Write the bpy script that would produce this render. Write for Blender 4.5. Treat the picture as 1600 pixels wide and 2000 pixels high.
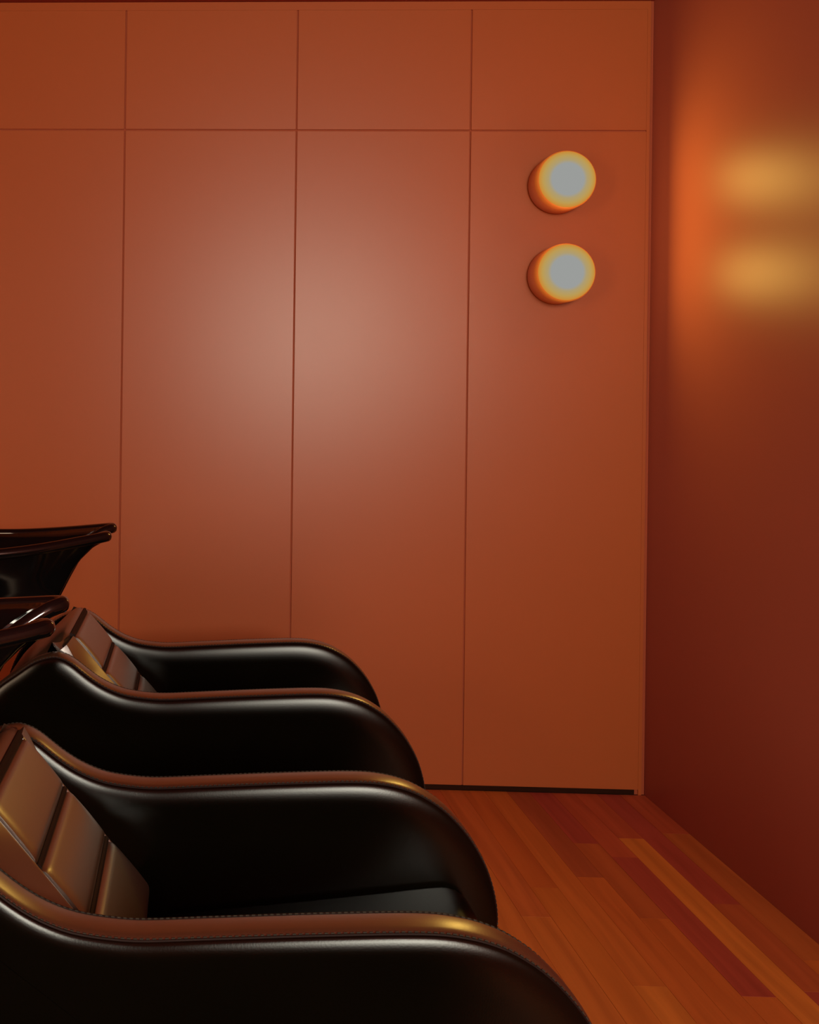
import bpy, bmesh, math, random
from mathutils import Vector, Matrix

for o in list(bpy.data.objects):
    bpy.data.objects.remove(o, do_unlink=True)
scene = bpy.context.scene
COL = scene.collection
random.seed(7)

# ------------------------------------------------------------------ camera
F, PPX, PPY = 2300.0, 270.0, 795.7          # focal length and principal point in pixels of 1600x2000
YAW, ROLL, EYE = math.radians(2.6), 0.0127, 1.24
d = Vector((-math.sin(YAW), math.cos(YAW), 0)); r0 = Vector((math.cos(YAW), math.sin(YAW), 0)); zz = Vector((0, 0, 1))
rr = math.cos(ROLL) * r0 + math.sin(ROLL) * zz
uu = -math.sin(ROLL) * r0 + math.cos(ROLL) * zz
cam_data = bpy.data.cameras.new('camera'); cam = bpy.data.objects.new('camera', cam_data); COL.objects.link(cam)
m = Matrix((rr, uu, -d)).transposed().to_4x4(); m.translation = Vector((0, 0, EYE)); cam.matrix_world = m
cam_data.sensor_fit = 'HORIZONTAL'; cam_data.sensor_width = 36.0; cam_data.lens = F / 1600 * 36
cam_data.shift_x = (800 - PPX) / 1600; cam_data.shift_y = -(1000 - PPY) / 1600
cam_data.clip_start = 0.02
scene.camera = cam

# ------------------------------------------------------------------ world, lights, exposure
vs = scene.view_settings
vs.view_transform = 'Standard'; vs.look = 'None'; vs.gamma = 1.0; vs.use_curve_mapping = False
vs.exposure = 0.0
world = bpy.data.worlds.new('world'); scene.world = world; world.use_nodes = True
world.node_tree.nodes['Background'].inputs[0].default_value = (0.75, 0.85, 1.0, 1)
world.node_tree.nodes['Background'].inputs[1].default_value = 0.3
WIN = (0.98, 1.88, 0.95, 1.05)              # window in the wall behind the camera: centre x, centre z, width, height
YF = -2.5                                   # that wall's inner face
wl = bpy.data.lights.new('window_daylight', 'AREA'); wl.shape = 'RECTANGLE'; wl.size = WIN[2]; wl.size_y = WIN[3]
wl.energy = 150.0; wl.color = (1.0, 0.95, 0.78)
wlo = bpy.data.objects.new('window_daylight', wl); COL.objects.link(wlo)
wlo.location = (WIN[0], YF - 0.06, WIN[1]); wlo.rotation_euler = (math.radians(90), 0, 0)

FILL_OPENING = (-0.7, 1.55, 1.5, 1.4)              # unseen opening added in the left wall for fill: centre y, centre z, width, height
XL = -2.6
fill_light = bpy.data.lights.new('added_side_fill', 'AREA'); fill_light.shape = 'RECTANGLE'; fill_light.size = FILL_OPENING[3]; fill_light.size_y = FILL_OPENING[2]  # warm fill lamp, added to brighten the floor and right wall
fill_light.energy = 70.0; fill_light.color = (1.0, 0.70, 0.45)
fill_ob = bpy.data.objects.new('added_side_fill', fill_light); COL.objects.link(fill_ob)
fill_ob.location = (XL - 0.06, FILL_OPENING[0], FILL_OPENING[1]); fill_ob.rotation_euler = (0, math.radians(-90), 0)

# ------------------------------------------------------------------ materials
def nt(name):
    mt = bpy.data.materials.new(name); mt.use_nodes = True
    n = mt.node_tree.nodes; return mt, n, mt.node_tree.links, n['Principled BSDF']

def mat(name, col, rough, ior=1.45, coat=0.0, coat_rough=0.2, var=0.06, vscale=3.0, bump=0.0, bscale=200.0, rvar=0.0, spec=0.5):
    mt, n, l, p = nt(name)
    p.inputs['Roughness'].default_value = rough; p.inputs['IOR'].default_value = ior
    p.inputs['Coat Weight'].default_value = coat; p.inputs['Coat Roughness'].default_value = coat_rough
    p.inputs['Specular IOR Level'].default_value = spec
    tc = n.new('ShaderNodeNewGeometry')
    no = n.new('ShaderNodeTexNoise'); no.inputs['Scale'].default_value = vscale; no.inputs['Detail'].default_value = 4
    l.new(tc.outputs['Position'], no.inputs['Vector'])
    mx = n.new('ShaderNodeMix'); mx.data_type = 'RGBA'
    mx.inputs[6].default_value = tuple(c * (1 - var) for c in col) + (1,)
    mx.inputs[7].default_value = tuple(min(1, c * (1 + var)) for c in col) + (1,)
    l.new(no.outputs['Fac'], mx.inputs[0]); l.new(mx.outputs[2], p.inputs['Base Color'])
    if rvar:
        mr = n.new('ShaderNodeMapRange'); mr.inputs[3].default_value = rough - rvar; mr.inputs[4].default_value = rough + rvar
        l.new(no.outputs['Fac'], mr.inputs[0]); l.new(mr.outputs[0], p.inputs['Roughness'])
    if bump:
        nb = n.new('ShaderNodeTexVoronoi'); nb.inputs['Scale'].default_value = bscale
        l.new(tc.outputs['Position'], nb.inputs['Vector'])
        bp = n.new('ShaderNodeBump'); bp.inputs['Strength'].default_value = bump; bp.inputs['Distance'].default_value = 0.0008
        l.new(nb.outputs['Distance'], bp.inputs['Height']); l.new(bp.outputs['Normal'], p.inputs['Normal'])
    return mt

M = {}
M['panel'] = mat('terracotta_satin_paint', (0.445, 0.099, 0.024), 0.325, var=0.02, vscale=1.2, spec=0.39, rvar=0.01)
M['joint'] = mat('terracotta_joint', (0.40, 0.07, 0.02), 0.7)
M['red'] = mat('oxblood_satin_paint', (0.410, 0.117, 0.080), 0.39, var=0.03, vscale=1.0, spec=0.10)
M['ceil'] = mat('oxblood_ceiling', (0.28, 0.022, 0.016), 0.6)
M['plinth'] = mat('dark_plinth', (0.030, 0.009, 0.004), 0.9, spec=0.1)
M['top'] = mat('black_glossy_leather', (0.060, 0.026, 0.011), 0.33, ior=2.05, coat=0.4, coat_rough=0.30, bump=0.05, bscale=420, spec=0.9)
def soft_leather(name, col, rough, ior):
    mt = bpy.data.materials.new(name); mt.use_nodes = True
    n = mt.node_tree.nodes; l = mt.node_tree.links; n.clear()
    out = n.new('ShaderNodeOutputMaterial'); df = n.new('ShaderNodeBsdfDiffuse'); gl = n.new('ShaderNodeBsdfGlossy'); mx = n.new('ShaderNodeMixShader')
    gl.distribution = 'BECKMANN'; gl.inputs['Roughness'].default_value = rough; gl.inputs['Color'].default_value = (1, 1, 1, 1)
    fr = n.new('ShaderNodeFresnel'); fr.inputs['IOR'].default_value = ior
    geo = n.new('ShaderNodeNewGeometry'); vo = n.new('ShaderNodeTexVoronoi'); vo.inputs['Scale'].default_value = 420
    no = n.new('ShaderNodeTexNoise'); no.inputs['Scale'].default_value = 9
    l.new(geo.outputs['Position'], vo.inputs['Vector']); l.new(geo.outputs['Position'], no.inputs['Vector'])
    bp = n.new('ShaderNodeBump'); bp.inputs['Strength'].default_value = 0.03; bp.inputs['Distance'].default_value = 0.0008
    l.new(vo.outputs['Distance'], bp.inputs['Height'])
    for q in (df, gl, fr): l.new(bp.outputs['Normal'], q.inputs['Normal'])
    cm = n.new('ShaderNodeMix'); cm.data_type = 'RGBA'; cm.inputs[6].default_value = tuple(c*0.8 for c in col) + (1,); cm.inputs[7].default_value = tuple(c*1.2 for c in col) + (1,)
    l.new(no.outputs['Fac'], cm.inputs[0]); l.new(cm.outputs[2], df.inputs['Color'])
    l.new(fr.outputs[0], mx.inputs[0]); l.new(df.outputs[0], mx.inputs[1]); l.new(gl.outputs[0], mx.inputs[2]); l.new(mx.outputs[0], out.inputs[0])
    return mt
M['side'] = soft_leather('black_leather', (0.003, 0.0022, 0.0012), 0.255, 1.325)
M['seat'] = soft_leather('black_seat_leather', (0.004, 0.003, 0.0016), 0.32, 1.22)
M['pipe'] = mat('black_piping', (0.012, 0.004, 0.003), 0.6, spec=0.2)
M['thread'] = mat('grey_thread', (0.03, 0.024, 0.016), 0.7)
M['gloss'] = mat('black_gloss_ceramic', (0.004, 0.0035, 0.0035), 0.09, ior=1.35, spec=0.5)
M['rim'] = mat('black_gloss_rim', (0.004, 0.0035, 0.0035), 0.07, ior=1.55)
M['base'] = mat('black_base', (0.008, 0.008, 0.008), 0.4)
M['chrome'] = mat('chrome', (0.6, 0.6, 0.6), 0.12)
M['lampbase'] = mat('brown_lamp_back_plate', (0.10, 0.02, 0.01), 0.6)
def lamp_glass():
    mt, n, l, p = nt('terracotta_lamp_glass')
    p.inputs['Base Color'].default_value = (0.60, 0.14, 0.035, 1); p.inputs['Roughness'].default_value = 0.45
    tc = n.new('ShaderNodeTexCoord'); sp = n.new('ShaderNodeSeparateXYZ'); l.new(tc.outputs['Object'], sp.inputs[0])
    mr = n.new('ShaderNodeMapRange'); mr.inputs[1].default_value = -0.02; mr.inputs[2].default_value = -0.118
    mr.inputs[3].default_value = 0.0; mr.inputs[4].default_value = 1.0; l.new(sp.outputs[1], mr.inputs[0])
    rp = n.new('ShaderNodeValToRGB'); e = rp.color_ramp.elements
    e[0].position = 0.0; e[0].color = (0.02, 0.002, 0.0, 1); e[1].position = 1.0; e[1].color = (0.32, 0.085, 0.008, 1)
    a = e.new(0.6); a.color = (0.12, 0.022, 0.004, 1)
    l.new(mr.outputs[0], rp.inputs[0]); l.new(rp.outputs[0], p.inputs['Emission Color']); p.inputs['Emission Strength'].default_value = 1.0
    return mt
M['lampbody'] = lamp_glass()
M['white'] = mat('white_window_frame', (0.6, 0.55, 0.5), 0.5)

def wood(name, island):
    mt, n, l, p = nt(name)
    geo = n.new('ShaderNodeNewGeometry'); oi = n.new('ShaderNodeObjectInfo')
    mp = n.new('ShaderNodeMapping'); mp.inputs['Scale'].default_value = (26, 1.3, 26)
    off = n.new('ShaderNodeVectorMath'); off.operation = 'MULTIPLY_ADD'
    off.inputs[1].default_value = (7.0, 13.0, 0); 
    src = geo.outputs['Random Per Island'] if island else oi.outputs['Random']
    l.new(src, off.inputs[0]); l.new(geo.outputs['Position'], off.inputs[2]); l.new(off.outputs[0], mp.inputs[0])
    no = n.new('ShaderNodeTexNoise'); no.inputs['Scale'].default_value = 1.0; no.inputs['Detail'].default_value = 6; no.inputs['Distortion'].default_value = 0.6
    l.new(mp.outputs[0], no.inputs['Vector'])
    ramp = n.new('ShaderNodeValToRGB'); e = ramp.color_ramp.elements
    e[0].position = 0.28; e[0].color = (0.80, 0.74, 0.72, 1); e[1].position = 0.66; e[1].color = (1.08, 1.10, 1.05, 1)
    l.new(no.outputs['Fac'], ramp.inputs[0])
    mu = n.new('ShaderNodeMix'); mu.data_type = 'RGBA'; mu.blend_type = 'MULTIPLY'; mu.inputs[0].default_value = 1
    if island:
        r2 = n.new('ShaderNodeValToRGB'); k = r2.color_ramp.elements
        k[0].color = (0.44, 0.072, 0.045, 1); k[1].color = (0.70, 0.220, 0.040, 1); l.new(src, r2.inputs[0]); l.new(r2.outputs[0], mu.inputs[6])
    else:
        l.new(oi.outputs['Color'], mu.inputs[6])
    l.new(ramp.outputs[0], mu.inputs[7]); l.new(mu.outputs[2], p.inputs['Base Color'])
    p.inputs['Roughness'].default_value = 0.60; p.inputs['Specular IOR Level'].default_value = 0.22
    bp = n.new('ShaderNodeBump'); bp.inputs['Strength'].default_value = 0.12; bp.inputs['Distance'].default_value = 0.0006
    l.new(no.outputs['Fac'], bp.inputs['Height']); l.new(bp.outputs['Normal'], p.inputs['Normal'])
    return mt
M['wood'] = wood('warm_oiled_floorboard', False)
M['wood_rest'] = wood('warm_oiled_floorboard_rest', True)

def lamp_glow():
    mt = bpy.data.materials.new('lit_lamp_diffuser'); mt.use_nodes = True
    n = mt.node_tree.nodes; l = mt.node_tree.links; n.clear()
    out = n.new('ShaderNodeOutputMaterial'); em = n.new('ShaderNodeEmission'); tc = n.new('ShaderNodeTexCoord')
    sp = n.new('ShaderNodeSeparateXYZ'); l.new(tc.outputs['Object'], sp.inputs[0])
    cb = n.new('ShaderNodeCombineXYZ'); l.new(sp.outputs[0], cb.inputs[0]); l.new(sp.outputs[2], cb.inputs[1])
    ln = n.new('ShaderNodeVectorMath'); ln.operation = 'LENGTH'; l.new(cb.outputs[0], ln.inputs[0])
    mr = n.new('ShaderNodeMapRange'); mr.inputs[2].default_value = 0.0885; l.new(ln.outputs['Value'], mr.inputs[0])
    rp = n.new('ShaderNodeValToRGB'); e = rp.color_ramp.elements
    e[0].position = 0.56; e[0].color = (0.325, 0.335, 0.325, 1)
    e[1].position = 1.0; e[1].color = (0.60, 0.245, 0.03, 1)
    a = e.new(0.68); a.color = (0.42, 0.33, 0.16, 1)
    b = e.new(0.86); b.color = (0.50, 0.325, 0.085, 1)
    l.new(mr.outputs[0], rp.inputs[0]); l.new(rp.outputs[0], em.inputs[0]); em.inputs[1].default_value = 1.0
    l.new(em.outputs[0], out.inputs[0]); return mt
M['glow'] = lamp_glow()

# ------------------------------------------------------------------ helpers
def finish(name, bm, material, parent=None, smooth=True, angle=40):
    me = bpy.data.meshes.new(name); bmesh.ops.recalc_face_normals(bm, faces=bm.faces)
    bm.to_mesh(me); bm.free()
    if smooth:
        for p in me.polygons: p.use_smooth = True
        me.set_sharp_from_angle(angle=math.radians(angle))
    me.materials.append(material)
    o = bpy.data.objects.new(name, me); COL.objects.link(o)
    if parent: o.parent = parent
    return o

def tag(o, label=None, cat=None, group=None, kind=None):
    if label: o['label'] = label
    if cat: o['category'] = cat
    if group: o['group'] = group
    if kind: o['kind'] = kind
    return o

def empty(name, loc):
    o = bpy.data.objects.new(name, None); COL.objects.link(o); o.location = loc; o.empty_display_size = 0.1
    return o

def box(bm, x0, x1, y0, y1, z0, z1, bevel=0.0):
    v = [bm.verts.new(c) for c in ((x0,y0,z0),(x1,y0,z0),(x1,y1,z0),(x0,y1,z0),(x0,y0,z1),(x1,y0,z1),(x1,y1,z1),(x0,y1,z1))]
    fs = [bm.faces.new([v[i] for i in q]) for q in ((0,3,2,1),(4,5,6,7),(0,1,5,4),(1,2,6,5),(2,3,7,6),(3,0,4,7))]
    if bevel:
        es = list({e for f in fs for e in f.edges})
        bmesh.ops.bevel(bm, geom=es, offset=bevel, segments=2, affect='EDGES', profile=0.5)

def boxo(name, dims, material, parent=None, bevel=0.0, smooth=False):
    bm = bmesh.new(); box(bm, *dims, bevel=bevel); return finish(name, bm, material, parent, smooth)

def catmull(pts, step=0.015, closed=False):
    P = [Vector(p) for p in pts]; n = len(P); out = []
    rng = range(n if closed else n - 1)
    for i in rng:
        if closed: a, b, c, e = P[(i-1) % n], P[i], P[(i+1) % n], P[(i+2) % n]
        else: a, b, c, e = P[max(i-1, 0)], P[i], P[i+1], P[min(i+2, n-1)]
        k = max(2, int((c - b).length / step))
        for j in range(k):
            t = j / k
            out.append(0.5 * ((2*b) + (c-a)*t + (2*a-5*b+4*c-e)*t*t + (3*b-a-3*c+e)*t**3))
    if not closed: out.append(P[-1])
    return out

def resample(pts, step):
    out = [pts[0]]; acc = 0
    for a, b in zip(pts, pts[1:]):
        L = (b - a).length; pos = step - acc
        while pos <= L:
            out.append(a.lerp(b, pos / L)); pos += step
        acc = (acc + L) % step if L else acc
    if (out[-1] - pts[-1]).length > step * 0.3: out.append(pts[-1])
    return out

def normals2(P, closed):
    n = len(P); N = []
    for i in range(n):
        a = P[(i-1) % n] if closed or i else P[i]; b = P[(i+1) % n] if closed or i < n-1 else P[i]
        t = (b - a); t = t.normalized() if t.length else Vector((1, 0))
        N.append(Vector((-t.y, t.x)))           # left of the travel direction
    return N

def profile_solid(bm, P, rings, scale=lambda p: 1.0):
    """P: closed (x,z) loop running clockwise; rings: list of (inward inset, y). The first and the last ring are capped."""
    N = normals2(P, True)
    rv = []
    for dd, y in rings:
        rv.append([bm.verts.new((p.x - nn.x*dd*scale(p), y, p.y - nn.y*dd*scale(p))) for p, nn in zip(P, N)])
    k = len(P)
    for a, b in zip(rv, rv[1:]):
        for i in range(k):
            bm.faces.new((a[i], a[(i+1) % k], b[(i+1) % k], b[i]))
    bm.faces.new(rv[0]); bm.faces.new(rv[-1])

def tube(bm, path, rad, seg=8, closed=False):
    n = len(path); rings = []
    for i in range(n):
        a = path[(i-1) % n] if closed or i else path[i]; b = path[(i+1) % n] if closed or i < n-1 else path[i]
        t = (b - a).normalized(); s = t.cross(Vector((0, 0, 1)))
        if s.length < 1e-3: s = t.cross(Vector((1, 0, 0)))
        s.normalize(); u = s.cross(t)
        r = rad(i / (n-1)) if callable(rad) else rad
        rings.append([bm.verts.new(path[i] + (s*math.cos(2*math.pi*k/seg) + u*math.sin(2*math.pi*k/seg)) * r) for k in range(seg)])
    prs = list(zip(rings, rings[1:])) + ([(rings[-1], rings[0])] if closed else [])
    for A, B in prs:
        for k in range(seg): bm.faces.new((A[k], A[(k+1) % seg], B[(k+1) % seg], B[k]))
    if not closed: bm.faces.new(rings[0]); bm.faces.new(rings[-1])

# ------------------------------------------------------------------ room shell
XR, YB, ZC = 1.487, 3.906, 2.584     # left wall, right wall, back slab face, ceiling
# back wall: slab carrying flush terracotta panels
wb = tag(boxo('wall_back', (XL - 0.1, XR + 0.1, YB, YB + 0.12, 0, ZC), M['joint']), 'terracotta panelled wall at the back of the room', kind='structure')
PF = 3.90                                     # panel face
seams = [-0.233 + 0.5667 * k for k in range(-4, 3)] + [1.466]
G = 0.0026
for a, b in zip(seams, seams[1:]):
    if b == 1.466: b += G
    boxo('panel', (a + G, b - G, PF, YB + 0.004, 0.017, 2.160 - G), M['panel'], wb, bevel=0.0006)
    boxo('panel', (a + G, b - G, PF, YB + 0.004, 2.160 + G, 2.556), M['panel'], wb, bevel=0.0006)
boxo('end_strip', (1.4661, 1.4765, PF, YB + 0.004, 0.0, 2.583), M['panel'], wb)
boxo('top_strip', (seams[0], 1.4660, PF, YB + 0.004, 2.5561, 2.583), M['panel'], wb)
boxo('plinth', (seams[0], 1.455, PF + 0.004, YB + 0.002, 0.0, 0.0165), M['plinth'], wb)

tag(boxo('wall_right', (XR, XR + 0.12, YF - 0.15, YB, 0, ZC), M['red']), kind='structure')
ya, yb, za, zb = FILL_OPENING[0]-FILL_OPENING[2]/2, FILL_OPENING[0]+FILL_OPENING[2]/2, FILL_OPENING[1]-FILL_OPENING[3]/2, FILL_OPENING[1]+FILL_OPENING[3]/2
bm = bmesh.new()
for q in ((YF - 0.15, ya, 0, ZC), (yb, YB, 0, ZC), (ya, yb, 0, za), (ya, yb, zb, ZC)):
    box(bm, XL - 0.15, XL, q[0], q[1], q[2], q[3])
tag(finish('wall_left', bm, M['red'], smooth=False), kind='structure')
bm = bmesh.new()
for q in ((ya, ya+0.03, za, zb), (yb-0.03, yb, za, zb), (ya+0.03, yb-0.03, za, za+0.03), (ya+0.03, yb-0.03, zb-0.03, zb)):
    box(bm, XL - 0.05, XL + 0.01, q[0], q[1], q[2], q[3])
tag(finish('fill_opening_frame', bm, M['white'], smooth=False), kind='structure')  # frame around the added opening that holds the fill lamp
tag(boxo('ceiling', (XL - 0.12, XR + 0.12, YF - 0.15, YB + 0.12, ZC, ZC + 0.1), M['ceil']), kind='structure')
# front wall behind the camera with its window opening
x0, x1, z0, z1 = WIN[0]-WIN[2]/2, WIN[0]+WIN[2]/2, WIN[1]-WIN[3]/2, WIN[1]+WIN[3]/2
bm = bmesh.new()
for q in ((XL, x0, 0, ZC), (x1, XR, 0, ZC), (x0, x1, 0, z0), (x0, x1, z1, ZC)):
    box(bm, q[0], q[1], YF - 0.15, YF, q[2], q[3])
tag(finish('wall_front', bm, M['red'], smooth=False), kind='structure')
bm = bmesh.new()
for q in ((x0, x0+0.03, z0, z1), (x1-0.03, x1, z0, z1), (x0+0.03, x1-0.03, z0, z0+0.03), (x0+0.03, x1-0.03, z1-0.03, z1)):
    box(bm, q[0], q[1], YF - 0.05, YF + 0.01, q[2], q[3])
tag(finish('window_1', bm, M['white'], smooth=False), kind='structure')

# floor: slab with separate boards running towards the back wall
fl = tag(boxo('floor', (XL - 0.12, XR + 0.12, YF - 0.15, YB + 0.12, -0.08, -0.012), M['plinth']), 'warm brown strip wood floor', kind='structure')
BW = 0.0724; g = 0.0003
xs = [1.3335 + BW * k for k in range(-15, 2)] + [XR]       # strip edges
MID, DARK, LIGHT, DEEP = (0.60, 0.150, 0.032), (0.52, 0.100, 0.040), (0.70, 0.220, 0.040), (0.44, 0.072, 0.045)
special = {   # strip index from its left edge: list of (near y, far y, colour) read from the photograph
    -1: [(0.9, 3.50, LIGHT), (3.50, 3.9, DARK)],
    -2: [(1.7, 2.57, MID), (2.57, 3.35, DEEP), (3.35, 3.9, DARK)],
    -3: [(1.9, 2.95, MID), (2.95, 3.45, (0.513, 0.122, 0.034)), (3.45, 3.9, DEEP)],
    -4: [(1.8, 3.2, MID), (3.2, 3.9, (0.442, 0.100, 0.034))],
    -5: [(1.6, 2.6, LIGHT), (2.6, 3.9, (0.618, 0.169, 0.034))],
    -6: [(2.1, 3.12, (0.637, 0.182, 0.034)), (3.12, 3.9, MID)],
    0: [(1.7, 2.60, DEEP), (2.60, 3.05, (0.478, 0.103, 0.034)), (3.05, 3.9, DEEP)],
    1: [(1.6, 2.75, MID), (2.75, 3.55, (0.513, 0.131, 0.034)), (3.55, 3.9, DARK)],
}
ubm = bmesh.new(); box(ubm, -0.5, 0.5, -0.5, 0.5, -1, 0); ume = bpy.data.meshes.new('floorboard'); ubm.to_mesh(ume); ubm.free(); ume.materials.append(M['wood'])
def board(xa, xb, ya, yb, c):
    o = bpy.data.objects.new('floorboard', ume); COL.objects.link(o); o.parent = fl
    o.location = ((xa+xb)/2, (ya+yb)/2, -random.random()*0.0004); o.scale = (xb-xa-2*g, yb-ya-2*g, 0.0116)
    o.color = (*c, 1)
for i in range(len(xs) - 1):
    k = i - 15
    segs = list(special.get(k, []))
    if k == 1 : pass
    y = segs[0][0] if segs else 3.9
    if not segs:
        yy = 3.9
        while yy > YF:
            L = random.uniform(0.55, 1.1); t = random.random()
            c = tuple(a*(1-t) + b*t for a, b in zip(DARK, LIGHT)); ya = max(YF, yy - L)
            segs.append((ya, yy, c)); yy = ya
    else:
        yy = y
        while yy > YF:
            L = random.uniform(0.55, 1.1); t = random.random()
            c = tuple(a*(1-t) + b*t for a, b in zip(DARK, LIGHT)); ya = max(YF, yy - L)
            segs.append((ya, yy, c)); yy = ya
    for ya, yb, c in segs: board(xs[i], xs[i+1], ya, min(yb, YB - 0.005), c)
bm = bmesh.new(); x = xs[0]
while x > XL:
    xa = max(XL, x - BW); yy = 3.9
    while yy > YF:
        ya = max(YF, yy - random.uniform(0.55, 1.1)); box(bm, xa + g, x - g, ya + g, yy - g, -0.0118, -0.0002); yy = ya
    x = xa
tag(finish('floorboards_beyond', bm, M['wood_rest'], fl, smooth=False), kind='stuff')

# ------------------------------------------------------------------ shampoo chairs
TOP = [(-0.49,0.075),(-0.50,0.20),(-0.50,0.35),(-0.487,0.48),(-0.458,0.575),(-0.421,0.626),(-0.375,0.661),(-0.335,0.688),(-0.296,0.700),(-0.272,0.697),(-0.250,0.686),
       (-0.230,0.671),(-0.210,0.656),(-0.184,0.640),(-0.157,0.628),(-0.129,0.620),(-0.088,0.615),(-0.047,0.614),(0.03,0.619),(0.161,0.6275),(0.275,0.633),
       (0.328,0.630),(0.369,0.620),(0.402,0.604),(0.432,0.582),(0.464,0.547),(0.489,0.506),(0.503,0.470),(0.511,0.434),(0.513,0.398),(0.509,0.34),(0.495,0.26),(0.47,0.16),(0.44,0.075)]
BAND, HALF = 0.0285, 0.041                    # half width of the top band, half thickness of an arm
arc = resample(catmull(TOP, 0.006), 0.0125)
loop = list(arc)
n_b = 60
for i in range(1, n_b): loop.append(arc[-1].lerp(arc[0], i / n_b))   # flat underside
def arm_body():
    bm = bmesh.new()
    half = [(0.0075, 0.0), (0.0065, BAND - 0.002), (0.0065, BAND + 0.001)]
    ea, eb = 0.056, HALF - BAND - 0.002
    for k in range(13):
        ph = math.radians(90) * k / 12
        half.append((0.0045 + ea*(1 - math.cos(ph)), BAND + 0.002 + eb*math.sin(ph)))
    rings = [(dd, -y) for dd, y in reversed(half)] + half[1:]
    profile_solid(bm, loop, rings, lambda p: 0.12 + 0.88*min(1.0, max(0.0, (p.y - 0.08)/0.16))); return bm
def arm_band():
    bm = bmesh.new(); N = normals2(arc, False)
    cs = [(-0.0060, -BAND + 0.001), (-0.0025, -BAND), (0.0002, -BAND + 0.002), (0.0022, -BAND + 0.006), (0.0036, -BAND + 0.013), (0.0042, 0.0)]
    cs = cs + [(a, -y) for a, y in reversed(cs[:-1])] + [(-0.0065, BAND - 0.003), (-0.0065, -BAND + 0.003)]
    rv = [[bm.verts.new((p.x + nn.x*(h - 0.0042), y, p.y + nn.y*(h - 0.0042))) for h, y in cs] for p, nn in zip(arc, N)]
    for A, B in zip(rv, rv[1:]):
        for k in range(len(cs)): bm.faces.new((A[k], A[(k+1) % len(cs)], B[(k+1) % len(cs)], B[k]))
    bm.faces.new(rv[0]); bm.faces.new(rv[-1]); return bm
def arm_piping(s):
    bm = bmesh.new(); N = normals2(arc, False)
    tube(bm, [Vector((p.x - nn.x*0.0048, s*(BAND + 0.0012), p.y - nn.y*0.0048)) for p, nn in zip(arc, N)], 0.0020, 6); return bm
def arm_stitches(s):
    bm = bmesh.new(); P = resample(arc, 0.0075); N = normals2(P, False)
    for i in range(0, len(P) - 1):
        p, nn = P[i], N[i]; t = Vector((nn.y, -nn.x))
        c = p - nn*0.0028; y = s*(BAND - 0.0008)
        A = [c - t*0.0021, c + t*0.0021]
        vv = []
        for q in A:
            for dh, dy in ((-0.0006, -0.0008), (0.0008, -0.0008), (0.0008, 0.0008), (-0.0006, 0.0008)):
                vv.append(bm.verts.new((q.x + nn.x*dh, y + dy, q.y + nn.y*dh)))
        for q in ((0,1,2,3),(7,6,5,4),(0,4,5,1),(1,5,6,2),(2,6,7,3),(3,7,4,0)): bm.faces.new([vv[k] for k in q])
    return bm

BT, BB = Vector((-0.262, 0.723)), Vector((-0.050, 0.480))     # back cushion: top and bottom of its facing line
bdir = (BB - BT).normalized(); bnor = Vector((-bdir.y, bdir.x))
if bnor.x < 0: bnor = -bnor
BL = (BB - BT).length
def cushion(t0, t1, ya, yb, puff, puff_v=0.006, thick=0.05, lift=None, nu=14, nv=20):
    """a padded block on the inclined back between distances t0..t1 down the line and ya..yb across"""
    bm = bmesh.new()
    def edge(v, e=0.12): 
        q = min(v, 1 - v) / e
        return 1 - (1 - min(1, q))**2.6 if q < 1 else 1.0
    grid = []
    us = [0, .02, .05, .09, .14] + [0.14 + 0.72*i/nu for i in range(1, nu)] + [.86, .91, .95, .98, 1]
    vsn = [0, .015, .04, .08, .13] + [0.13 + 0.74*i/nv for i in range(1, nv)] + [.87, .92, .96, .985, 1]
    for u in us:
        row = []
        for v in vsn:
            h = puff * (edge(u, .14) - 1) + puff_v * (edge(v, .06) - 1) + puff*0.16*math.sin(math.pi*u)
            if lift: h += lift(v, u)
            p = BT + bdir*(t0 + (t1 - t0)*u) + bnor*h
            row.append(bm.verts.new((p.x, ya + (yb - ya)*v, p.y)))
        grid.append(row)
    for A, B in zip(grid, grid[1:]):
        for i in range(len(A) - 1): bm.faces.new((A[i], A[i+1], B[i+1], B[i]))
    border = grid[0] + [r[-1] for r in grid[1:-1]] + grid[-1][::-1] + [r[0] for r in grid[-2:0:-1]]
    low = [bm.verts.new((w.co.x - bnor.x*thick, w.co.y, w.co.z - bnor.y*thick)) for w in border]
    k = len(border)
    for i in range(k): bm.faces.new((border[i], border[(i+1) % k], low[(i+1) % k], low[i]))
    bm.faces.new(low); return bm

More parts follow.
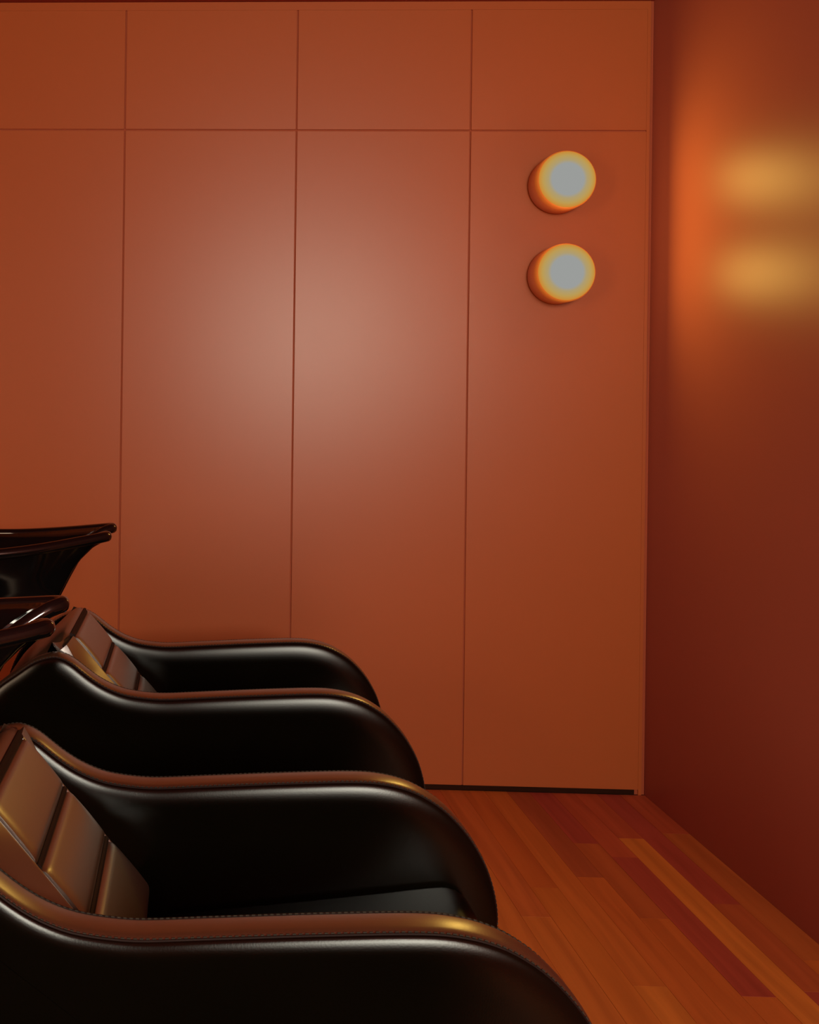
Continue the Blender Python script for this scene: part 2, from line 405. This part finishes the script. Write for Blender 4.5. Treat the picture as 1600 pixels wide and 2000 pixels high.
def make_chair():
    root = empty('shampoo_chair', (0, 0, 0))
    for s in (-1, 1):
        a = finish('armrest', arm_body(), M['side'], root, angle=60); a.location.y = s * 0.279
        b = finish('arm_top_band', arm_band(), M['top'], a, angle=60)
        for q in (-1, 1):
            finish('piping', arm_piping(q), M['pipe'], a)
        tag(finish('stitching', arm_stitches(-1), M['thread'], a, smooth=False), kind='stuff')
        tag(finish('stitching', arm_stitches(1), M['thread'], a, smooth=False), kind='stuff')
    W = 0.2375
    # seat: side profile swept across, edges rounded
    sp = [(-0.10,0.395),(0.02,0.4195),(0.16,0.438),(0.30,0.4565),(0.395,0.4695),(0.425,0.4705),(0.446,0.461),(0.458,0.441),(0.466,0.40),(0.468,0.34),(0.455,0.275),(0.40,0.255),(0.0,0.245),(-0.08,0.25),(-0.105,0.32)]
    P = catmull([(a, b) for a, b in sp], 0.02, closed=True)
    bm = bmesh.new(); e = [(0.012, 0), (0.0055, 0.003), (0.002, 0.009), (0.0, 0.018)]
    profile_solid(bm, P, [(dd, -W + y) for dd, y in e] + [(dd, W - y) for dd, y in reversed(e)])
    finish('seat', bm, M['seat'], root, angle=50)
    # back: three padded panels between two side wings
    cw = 0.160
    t = [0.004, 0.112, 0.214, BL]
    for i in range(3):
        finish('back_panel', cushion(t[i] + 0.0012, t[i+1] - 0.0012, -cw, cw, 0.011, puff_v=0.003), M['top'], root, angle=70)
    for s in (-1, 1):
        ya, yb = (cw + 0.002, W) if s > 0 else (-W, -cw - 0.002)
        fall = lambda u: 0.034 * min(1.0, 0.25 + u/0.4)
        lf = (lambda v, u: -0.0035 - fall(u)*v) if s > 0 else (lambda v, u: -0.0035 - fall(u)*(1 - v))
        finish('back_wing', cushion(0.004, BL - 0.01, ya, yb, 0.002, puff_v=0.002, lift=lf, nu=26, nv=8), M['top'], root, angle=70)
    for q in t[:3]:
        c = BT + bdir*q - bnor*0.0078
        bm = bmesh.new(); tube(bm, [Vector((c.x, y, c.y)) for y in (-cw, -0.05, 0.05, cw)], 0.0052, 8)
        finish('seam', bm, M['pipe'], root)
    # roll over the top of the back and down its rear
    rp = [(-0.270,0.708),(-0.276,0.722),(-0.290,0.724),(-0.312,0.707),(-0.345,0.675),(-0.39,0.638),(-0.432,0.590),(-0.462,0.52),(-0.475,0.42),(-0.478,0.25),(-0.470,0.10),
          (-0.40,0.10),(-0.385,0.35),(-0.35,0.50),(-0.31,0.62)]
    P = catmull(rp[::-1], 0.015, closed=True); bm = bmesh.new()
    ce = [(0.034, 0.0), (0.027, 0.004), (0.019, 0.012), (0.011, 0.026), (0.005, 0.045), (0.0015, 0.065), (0.0, 0.085)]
    profile_solid(bm, P, [(dd, -W + y) for dd, y in ce] + [(dd, W - y) for dd, y in reversed(ce)])
    finish('neck_roll', bm, M['top'], root, angle=50)
    bm = bmesh.new(); tube(bm, [Vector((-0.2685, y, 0.7190)) for y in (-0.17, -0.1, 0.1, 0.17)], 0.0042, 8)
    finish('piping', bm, M['pipe'], root)
    # body under the seat and the recessed base that stands on the floor
    boxo('seat_box', (-0.39, 0.40, -W, W, 0.075, 0.247), M['side'], root, bevel=0.01)
    boxo('base', (-0.44, 0.37, -0.29, 0.29, 0.0, 0.0745), M['base'], root, bevel=0.006)
    return root

def copy_tree(o, parent=None):
    c = o.copy(); COL.objects.link(c); c.parent = parent
    for ch in list(o.children): copy_tree(ch, c)
    return c
CH = make_chair()
GRP = 'shampoo chairs in a row'
near_c = CH; far_c = copy_tree(CH); low_c = copy_tree(CH)
near_c.location = (0, 1.699, 0); far_c.location = (0, 2.849, 0); low_c.location = (0, 0.549, 0)
tag(near_c, 'black leather shampoo chair in the foreground, the nearer of the two in view', 'chair', GRP)
tag(low_c, 'added unseen black leather shampoo chair at the very front of the row, below the picture', 'chair', GRP)  # unseen chair, added so the near chair's side reflects something dark
tag(far_c, 'black leather shampoo chair standing closer to the terracotta panelled wall', 'chair', GRP)

# ------------------------------------------------------------------ shampoo basins
def make_basin():
    root = empty('shampoo_basin', (0, 0, 0))
    h = [(-0.290,0,0.868),(-0.281,0.038,0.877),(-0.248,0.066,0.906),(-0.208,0.080,0.931),(-0.189,0.094,0.937),(-0.198,0.112,0.936),(-0.25,0.143,0.928),(-0.35,0.196,0.914),(-0.46,0.234,0.904),
         (-0.58,0.247,0.902),(-0.69,0.225,0.906),(-0.765,0.16,0.916),(-0.795,0.08,0.923)]
    full = h + [(-0.80, 0, 0.925)] + [(x, -y, z) for x, y, z in reversed(h[1:])]
    R = catmull(full, 0.014, closed=True); cx = -0.55
    C = Vector((cx, 0, 0))
    def ring(bm, f, drop, inset, flat):
        out = []
        for p in R:
            v = Vector((p.x - cx, p.y)); L = v.length; q = v * ((L*f - inset) / L)
            z = p.z*(1-flat) + 0.93*flat - drop
            out.append(bm.verts.new((cx + q.x - (1-f)*0.03, q.y, z)))
        return out
    lv = [(1.0,0.0,0.0),(0.965,0.010,0.0),(0.90,0.030,0.05),(0.835,0.055,0.15),(0.785,0.080,0.3),(0.735,0.115,0.45),(0.675,0.160,0.7),(0.56,0.205,0.9),(0.38,0.240,1),(0.22,0.252,1)]
    bm = bmesh.new()
    outer = [ring(bm, f, dr, 0.002, fl_) for f, dr, fl_ in lv]
    inner = [ring(bm, f*0.985 if i else f*0.975, dr - (0.012 if i else 0), 0.012, fl_) for i, (f, dr, fl_) in enumerate(lv)]
    k = len(R)
    def skin(a, b):
        for i in range(k): bm.faces.new((a[i], a[(i+1) % k], b[(i+1) % k], b[i]))
    for a, b in zip(outer, outer[1:]): skin(a, b)
    for a, b in zip(inner, inner[1:]): skin(a, b)
    skin(outer[0], inner[0]); bm.faces.new(outer[-1]); bm.faces.new(inner[-1])
    bowl = finish('bowl', bm, M['gloss'], root, angle=70)
    bm = bmesh.new(); tube(bm, [Vector(((p.x-cx)*0.985+cx, p.y*0.985, p.z)) for p in R], 0.0125, 12, closed=True)
    finish('rim', bm, M['rim'], bowl, angle=80)
    bm = bmesh.new(); tube(bm, [Vector((cx-0.02, 0, 0.686)), Vector((cx-0.02, 0, 0.697))], 0.03, 20); finish('drain', bm, M['chrome'], bowl)
    P = catmull([(-0.70,0.0),(-0.70,0.35),(-0.70,0.60),(-0.72,0.672),(-0.42,0.672),(-0.45,0.640),(-0.53,0.56),(-0.54,0.35),(-0.54,0.0)], 0.03)
    P = [p for p in P]; bm = bmesh.new()
    profile_solid(bm, P, [(0.01, -0.15), (0.0, -0.14), (0.0, 0.14), (0.01, 0.15)])
    o = finish('pedestal', bm, M['base'], root, angle=50)
    return root
BS = make_basin(); near_b = BS; far_b = copy_tree(BS); low_b = copy_tree(BS)
near_b.location = (0, 1.70, 0); far_b.location = (0, 2.85, 0); low_b.location = (0, 0.55, 0)
tag(low_b, 'glossy black shampoo basin of the frontmost chair, outside the picture', 'basin', 'shampoo basins behind the chairs')
tag(near_b, 'glossy black shampoo basin behind the nearer chair, cut off by the left edge', 'basin', 'shampoo basins behind the chairs')
tag(far_b, 'glossy black shampoo basin with pointed lip above the farther chair', 'basin', 'shampoo basins behind the chairs')

# ------------------------------------------------------------------ wall lamps
def lathe(bm, prof, seg=56):
    rings = []
    for r, y in prof:
        rings.append([bm.verts.new((r*math.cos(2*math.pi*k/seg), y, r*math.sin(2*math.pi*k/seg))) for k in range(seg)] if r > 1e-5 else [bm.verts.new((0, y, 0))])
    for A, B in zip(rings, rings[1:]):
        for k in range(seg):
            a, b = A[k % len(A)], A[(k+1) % len(A)]; c, e = B[(k+1) % len(B)], B[k % len(B)]
            vs_ = []
            for q in (a, b, c, e):
                if q not in vs_: vs_.append(q)
            if len(vs_) > 2: bm.faces.new(vs_)
LD = 0.118                                     # how far a lamp stands off the wall
def sconce(x, z, label):
    root = empty('wall_lamp', (x, PF, z))
    tag(root, label, 'wall lamp', 'round wall lamps on the end panel')
    bm = bmesh.new(); lathe(bm, [(0, 0), (0.088, 0), (0.088, -0.010), (0, -0.010)]); finish('back_plate', bm, M['lampbase'], root, angle=30)
    bm = bmesh.new(); lathe(bm, [(0, -0.010), (0.090, -0.010), (0.0925, -0.013), (0.0925, -LD + 0.008), (0.0915, -LD + 0.003), (0.0885, -LD), (0, -LD)]); finish('body', bm, M['lampbody'], root, angle=40)
    bm = bmesh.new(); lathe(bm, [(0.0885, -LD + 0.0005), (0.0885, -LD - 0.001), (0.086, -LD - 0.004), (0.07, -LD - 0.007), (0.045, -LD - 0.009), (0.02, -LD - 0.0098), (0, -LD - 0.010)]); finish('diffuser', bm, M['glow'], root, angle=60)
    li = bpy.data.lights.new('lamp_light', 'AREA'); li.shape = 'DISK'; li.size = 0.17; li.energy = 2.1; li.color = (1.0, 0.62, 0.11)
    lo = bpy.data.objects.new('lamp_light', li); COL.objects.link(lo); lo.parent = root
    lo.location = (0, -LD - 0.012, 0); lo.rotation_euler = (math.radians(-90), 0, 0)    # faces the room
    pl = bpy.data.lights.new('lamp_glow', 'POINT'); pl.energy = 0.7; pl.color = (1.0, 0.62, 0.20); pl.shadow_soft_size = 0.03
    po = bpy.data.objects.new('lamp_glow', pl); COL.objects.link(po); po.parent = root; po.location = (0, -LD - 0.045, 0)   # light leaving the domed glass sideways
    return root
sconce(1.1775, 1.9785, 'upper of the two round glowing wall lamps on the terracotta panel')
sconce(1.1790, 1.6845, 'lower of the two round glowing wall lamps on the terracotta panel')
